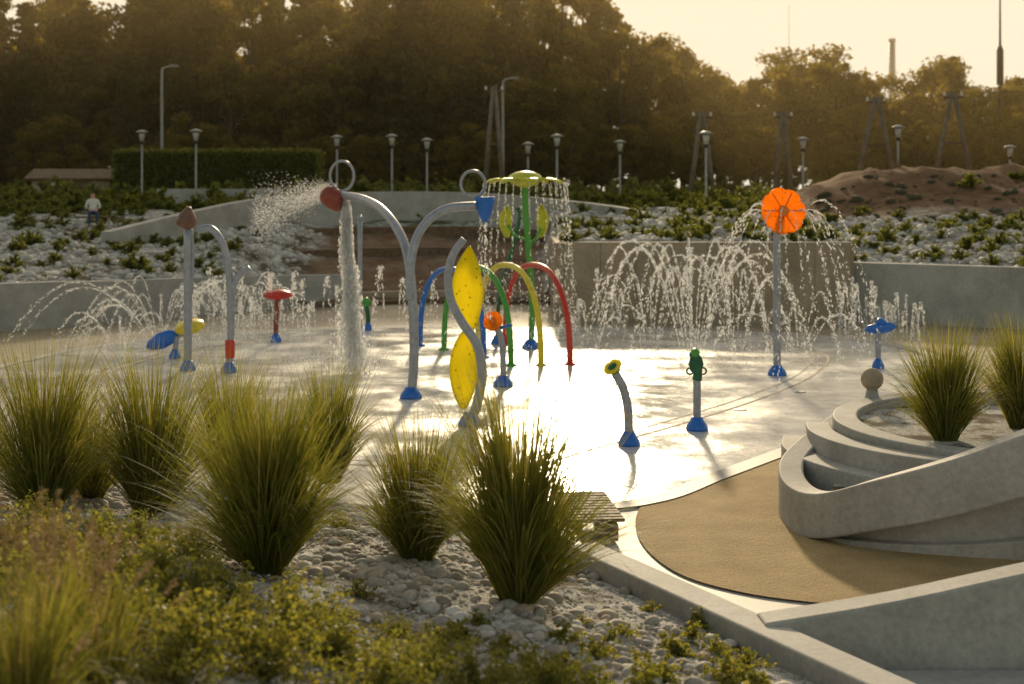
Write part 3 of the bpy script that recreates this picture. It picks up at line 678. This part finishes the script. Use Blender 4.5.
def puttree(x,y,frac=1.0,kind=None):
    u=512+x*FP/y; g=float(Hb(x,min(y,140))); H=(toph(u,y)-g)*frac
    if kind is None: kind='c' if (u<600 and random.random()<.5) or (u>600 and random.random()<.12) else 'd'
    pr=random.choice(con) if kind=='c' else random.choice(dec); hh=12. if kind=='c' else 10.
    s=H/hh; w=max(.8,min(1.3,s))*random.uniform(.9,1.2); inst(pr,'tree',(x,y,g-.1),w,parent=tl,sz_=s)
for y,step,fr in [(92,4.0,(.5,.85)),(98,3.6,(.8,1.04)),(104,3.4,(.9,1.06)),(112,3.6,(.88,1.04))]:
    x=-.42*y-4
    while x<.42*y+6:
        puttree(x+random.uniform(-1,1),y+random.uniform(-2,2),random.uniform(*fr)); x+=step*random.uniform(.7,1.25)
x=-42
while x<42:
    inst(random.choice(dec),'undergrowth_tree',(x,random.uniform(84,89),3.0),random.uniform(.35,.55),parent=tl); x+=1.9
n=26000; hx0,hx1,hy0,hy1,hz0,hz1=-19.9,-9.8,71,73.5,3.0,5.6
f=rng.random(n); x=rng.uniform(hx0,hx1,n);y=rng.uniform(hy0,hy1,n);z=rng.uniform(hz0,hz1,n)
y=np.where(f<.6,hy0,y); z=np.where((f>=.6)&(f<.9),hz1,z); x=np.where(f>=.95,hx1,np.where(f>=.9,hx0,x))
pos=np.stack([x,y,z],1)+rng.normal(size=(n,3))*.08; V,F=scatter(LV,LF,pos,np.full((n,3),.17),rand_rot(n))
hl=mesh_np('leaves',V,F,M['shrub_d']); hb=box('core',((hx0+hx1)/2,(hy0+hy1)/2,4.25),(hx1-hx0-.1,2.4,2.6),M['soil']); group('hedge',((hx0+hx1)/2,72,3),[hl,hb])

# ---------------------------------------------------------------- lamps, poles, chimney
def park_lamp(u,vt,y):
    x=(u-512)*y/FP; g=float(Hb(x,y)); top=P(u,vt,y).z; z=g; h=top-g
    L=[lathe('post',[(.06,0),(.05,.4),(.04,h-.5)],(x,y,z),M['galv'],10),lathe('cap',[(.05,.0),(.27,.03),(.30,.06),(.18,.12),(.03,.17)],(x,y,top-.16),M['galv'],16),
       lathe('diffuser',[(.09,-.36),(.13,-.1),(.14,.0)],(x,y,top-.16),M['glass'],14),lathe('collar',[(.06,-.5),(.10,-.42),(.09,-.36)],(x,y,top-.16),M['dsteel'],12)]
    group('park_lamp',(x,y,z),L)
for u,vt,y in [(142,130,66),(196,129,64),(337,135,68),(392,134,66),(427,138,68),(528,142,66),(557,134,62),(620,140,66),(706,131,56),(803,137,64),(898,125,60),(1010,145,66)]: park_lamp(u,vt,y)
def street_lamp(u,vt,y,side=1):
    x=(u-512)*y/FP; g=float(Hb(x,y)); t=P(u,vt,y); d=side
    group('street_lamp',(x,y,g),[tube('post',[(x,y,g),(x,y,(g+t.z)/2),(x,y,t.z-.5),(x+.12*d,y,t.z-.12),(x+.5*d,y,t.z)],.09,M['galv'],10,6,.045),
      box('head',(x+.65*d,y,t.z),(.5,.22,.12),M['galv'],0,.04)])
street_lamp(162,66,75); street_lamp(503,78,80)
def aframe(u,vt,y,w):
    x=(u-512)*y/FP; t=P(u,vt,y); g=float(Hb(x,y))
    k=w/2*y/FP
    group('power_pole',(x,y,g),[tube('leg_1',[(x-k*1.3,y,g-.2),(x-.05,y,t.z)],.13,M['pole_wood'],8,1,.09),tube('leg_2',[(x+k*1.3,y,g-.2),(x+.05,y,t.z)],.13,M['pole_wood'],8,1,.09),
      box('brace',(x,y,(t.z+g)/2),(k*1.25,.1,.12),M['wood']),box('crossarm',(x,y,t.z-.25),(.9,.1,.1),M['wood']),
      lathe('insulator_1',[(.05,0),(.07,.08),(.03,.2)],(x-.4,y,t.z-.2),M['white'],8),lathe('insulator_2',[(.05,0),(.07,.08),(.03,.2)],(x+.4,y,t.z-.2),M['white'],8)])
aframe(876,97,66,34); aframe(953,92,66,34); aframe(702,112,66,20); aframe(783,112,68,14); aframe(494,86,70,16)
wr=[]
for (a,ya,b_,yb_) in (((702,112),66,(783,112),68),((783,112),68,(876,97),66),((876,97),66,(953,92),66),((953,92),66,(1100,80),64)):
    A=P(*a,ya);B=P(*b_,yb_); mid=(A+B)/2-Vector((0,0,.25)); wr.append(tube('wire',[A,mid,B],.01,M['dsteel'],5,6))
group('power_lines',(15,68,8),wr)
cx=P(892,39,400)
group('chimney',(cx.x,400,0),[lathe('shaft',[(1.3,0),(1.0,cx.z*.6),(.85,cx.z)],(cx.x,400,0),M['galv'],20),lathe('rim',[(.95,-.8),(1.0,-.4),(.95,.1)],(cx.x,400,cx.z),M['concrete'],20)])
for u,vt,y,r in ((1000,-30,90,.10),(789,5,140,.04)):
    t=P(u,vt,y); group('radio_mast',(t.x,y,3),[tube('mast',[(t.x,y,3),(t.x,y,t.z*.6),(t.x,y,t.z)],r*1.6,M['dsteel'],8,1,r*.4),lathe('section',[(r*2.2,0),(r*2.2,2.2),(r,2.5)],(t.x,y,P(u,85,y).z),M['dsteel'],10)])
x0=P(78,190,74)
sh=[box('walls',(x0.x,74,3.6),(4.0,2.4,1.5),M['concrete_dark']),box('door',(x0.x+.5,72.77,3.5),(.8,.06,1.3),M['wood']),box('window',(x0.x-1.0,72.77,3.8),(.7,.06,.5),M['glass'])]
V=[(x0.x-2.3,72.5,4.3),(x0.x+2.3,72.5,4.3),(x0.x+2.3,74,4.8),(x0.x-2.3,74,4.8),(x0.x+2.3,75.5,4.3),(x0.x-2.3,75.5,4.3)]
rf=mesh_py('roof',V,[(0,1,2,3),(3,2,4,5),(0,3,5),(1,4,2)],M['wood']); mm=rf.modifiers.new('t','SOLIDIFY'); mm.thickness=.1; sh.append(rf)
group('garden_shed',(x0.x,74,3),sh)
wall('low_wall',[(-15.5,62,2.6,3.75),(-13,62,2.6,3.75),(-10.0,61.5,2.6,3.75)],.3,M['concrete'],3)

# ---------------------------------------------------------------- seated person
def person(loc,face):
    J=[('pelvis',(0,0,.0),.14,None),('waist',(0,.02,.18),.12,0),('chest',(0,-.01,.38),.145,1),('neck',(0,-.03,.54),.05,2),('head0',(0,-.05,.62),.075,3),('head',(0,-.06,.74),.09,4),
       ('sl',(-.17,0,.46),.06,2),('el',(-.24,-.12,.24),.042,6),('wl',(-.12,-.34,.16),.03,7),('hl',(-.07,-.42,.15),.028,8),
       ('sr',(.17,0,.46),.06,2),('er',(.24,-.12,.24),.042,10),('wr',(.12,-.34,.16),.03,11),('hr',(.07,-.42,.15),.028,12),
       ('kl',(-.13,-.44,.06),.065,0),('al',(-.13,-.50,-.36),.04,14),('fl',(-.14,-.66,-.40),.035,15),
       ('kr',(.13,-.44,.06),.065,0),('ar',(.13,-.50,-.36),.04,17),('fr',(.14,-.66,-.40),.035,18)]
    me=bpy.data.meshes.new('body'); me.from_pydata([j[1] for j in J],[(i,j[3]) for i,j in enumerate(J) if j[3] is not None],[]); ob=bpy.data.objects.new('body',me); sc.collection.objects.link(ob)
    sk=ob.modifiers.new('s','SKIN')
    for i,j in enumerate(J): me.skin_vertices[0].data[i].radius=(j[2],j[2]*.85)
    me.skin_vertices[0].data[0].use_root=True
    ob.modifiers.new('ss','SUBSURF').levels=2
    bpy.context.view_layer.update(); dg=bpy.context.evaluated_depsgraph_get(); m2=bpy.data.meshes.new_from_object(ob.evaluated_get(dg)); ob.modifiers.clear(); ob.data=m2
    m2.materials.clear()
    for q in ('cloth','skin','jeans','hair'): m2.materials.append(M[q])
    for p in m2.polygons:
        c=p.center; p.use_smooth=True
        if c.z>.70 or (c.z>.6 and c.y>-.03): p.material_index=3
        elif c.z>.52 or (c.y<-.2 and .1<c.z<.3 and abs(c.x)<.26): p.material_index=1
        elif c.z<.1: p.material_index=2
    g=bpy.data.objects.new('seated_person',None); sc.collection.objects.link(g); g.location=loc; g.rotation_euler=(0,0,face); ob.parent=g
pp=P(93,212,50); gz=float(Hb(pp.x,50)); person((pp.x,50,gz+.50),.3)
group('park_bench',(pp.x,50,gz),[box('seat',(pp.x,50.05,gz+.38),(1.3,.4,.06),M['wood'],.3),box('leg_1',(pp.x-.5,49.9,gz+.17),(.08,.35,.38),M['concrete'],.3),box('leg_2',(pp.x+.5,50.2,gz+.17),(.08,.35,.38),M['concrete'],.3)])

# ---------------------------------------------------------------- haze volume
hz=box('evening_haze',(0,101,24),(240,76,50),M['white'],0,0)
hm=bpy.data.materials.new('haze'); hm.use_nodes=True; nt=hm.node_tree; nt.nodes.clear()
o=N(nt,'ShaderNodeOutputMaterial'); v=N(nt,'ShaderNodeVolumeScatter'); v.inputs['Color'].default_value=(1,.76,.38,1); v.inputs['Density'].default_value=.0026; v.inputs['Anisotropy'].default_value=.38
nt.links.new(v.outputs[0],o.inputs['Volume']); hz.data.materials.clear(); hz.data.materials.append(hm)

# ---------------------------------------------------------------- light, sky, camera
EL=math.radians(16); AZ=math.radians(2.0)
w=bpy.data.worlds.new('World'); sc.world=w; w.use_nodes=True; nt=w.node_tree
bg=nt.nodes['Background']; sk=N(nt,'ShaderNodeTexSky'); sk.sky_type='NISHITA'; sk.sun_disc=False; sk.sun_elevation=EL; sk.sun_rotation=AZ; sk.dust_density=3.5; sk.air_density=1.0
tint=N(nt,'ShaderNodeMix',data_type='RGBA',blend_type='MULTIPLY'); tint.inputs[0].default_value=1; tint.inputs[7].default_value=(1.95,1.48,.96,1)
nt.links.new(sk.outputs[0],tint.inputs[6])
dk_=N(nt,'ShaderNodeMix',data_type='RGBA',blend_type='DARKEN'); dk_.inputs[0].default_value=1; dk_.inputs[7].default_value=(6.7,5.8,4.35,1)
nt.links.new(tint.outputs[2],dk_.inputs[6]); nt.links.new(dk_.outputs[2],bg.inputs[0]); bg.inputs[1].default_value=.15
sl=bpy.data.lights.new('sun','SUN'); sl.energy=4.8; sl.angle=math.radians(3.0); sl.color=(1,.76,.45)
so=bpy.data.objects.new('sun',sl); sc.collection.objects.link(so)
sd=Vector((math.sin(AZ)*math.cos(EL),math.cos(AZ)*math.cos(EL),math.sin(EL))); so.rotation_euler=sd.to_track_quat('Z','Y').to_euler(); so.location=(0,60,40)
cam=bpy.data.cameras.new('camera'); co=bpy.data.objects.new('camera',cam); sc.collection.objects.link(co); co.location=(0,0,CH); co.rotation_euler=(math.radians(90),0,0)
cam.lens=50; cam.sensor_width=36; cam.shift_y=-152/1024; cam.clip_end=6000; cam.clip_start=.1
cam.dof.use_dof=True; cam.dof.focus_distance=16.5; cam.dof.aperture_fstop=1.5
sc.camera=co
sc.view_settings.view_transform='Standard'; sc.view_settings.look='None'; sc.view_settings.exposure=0
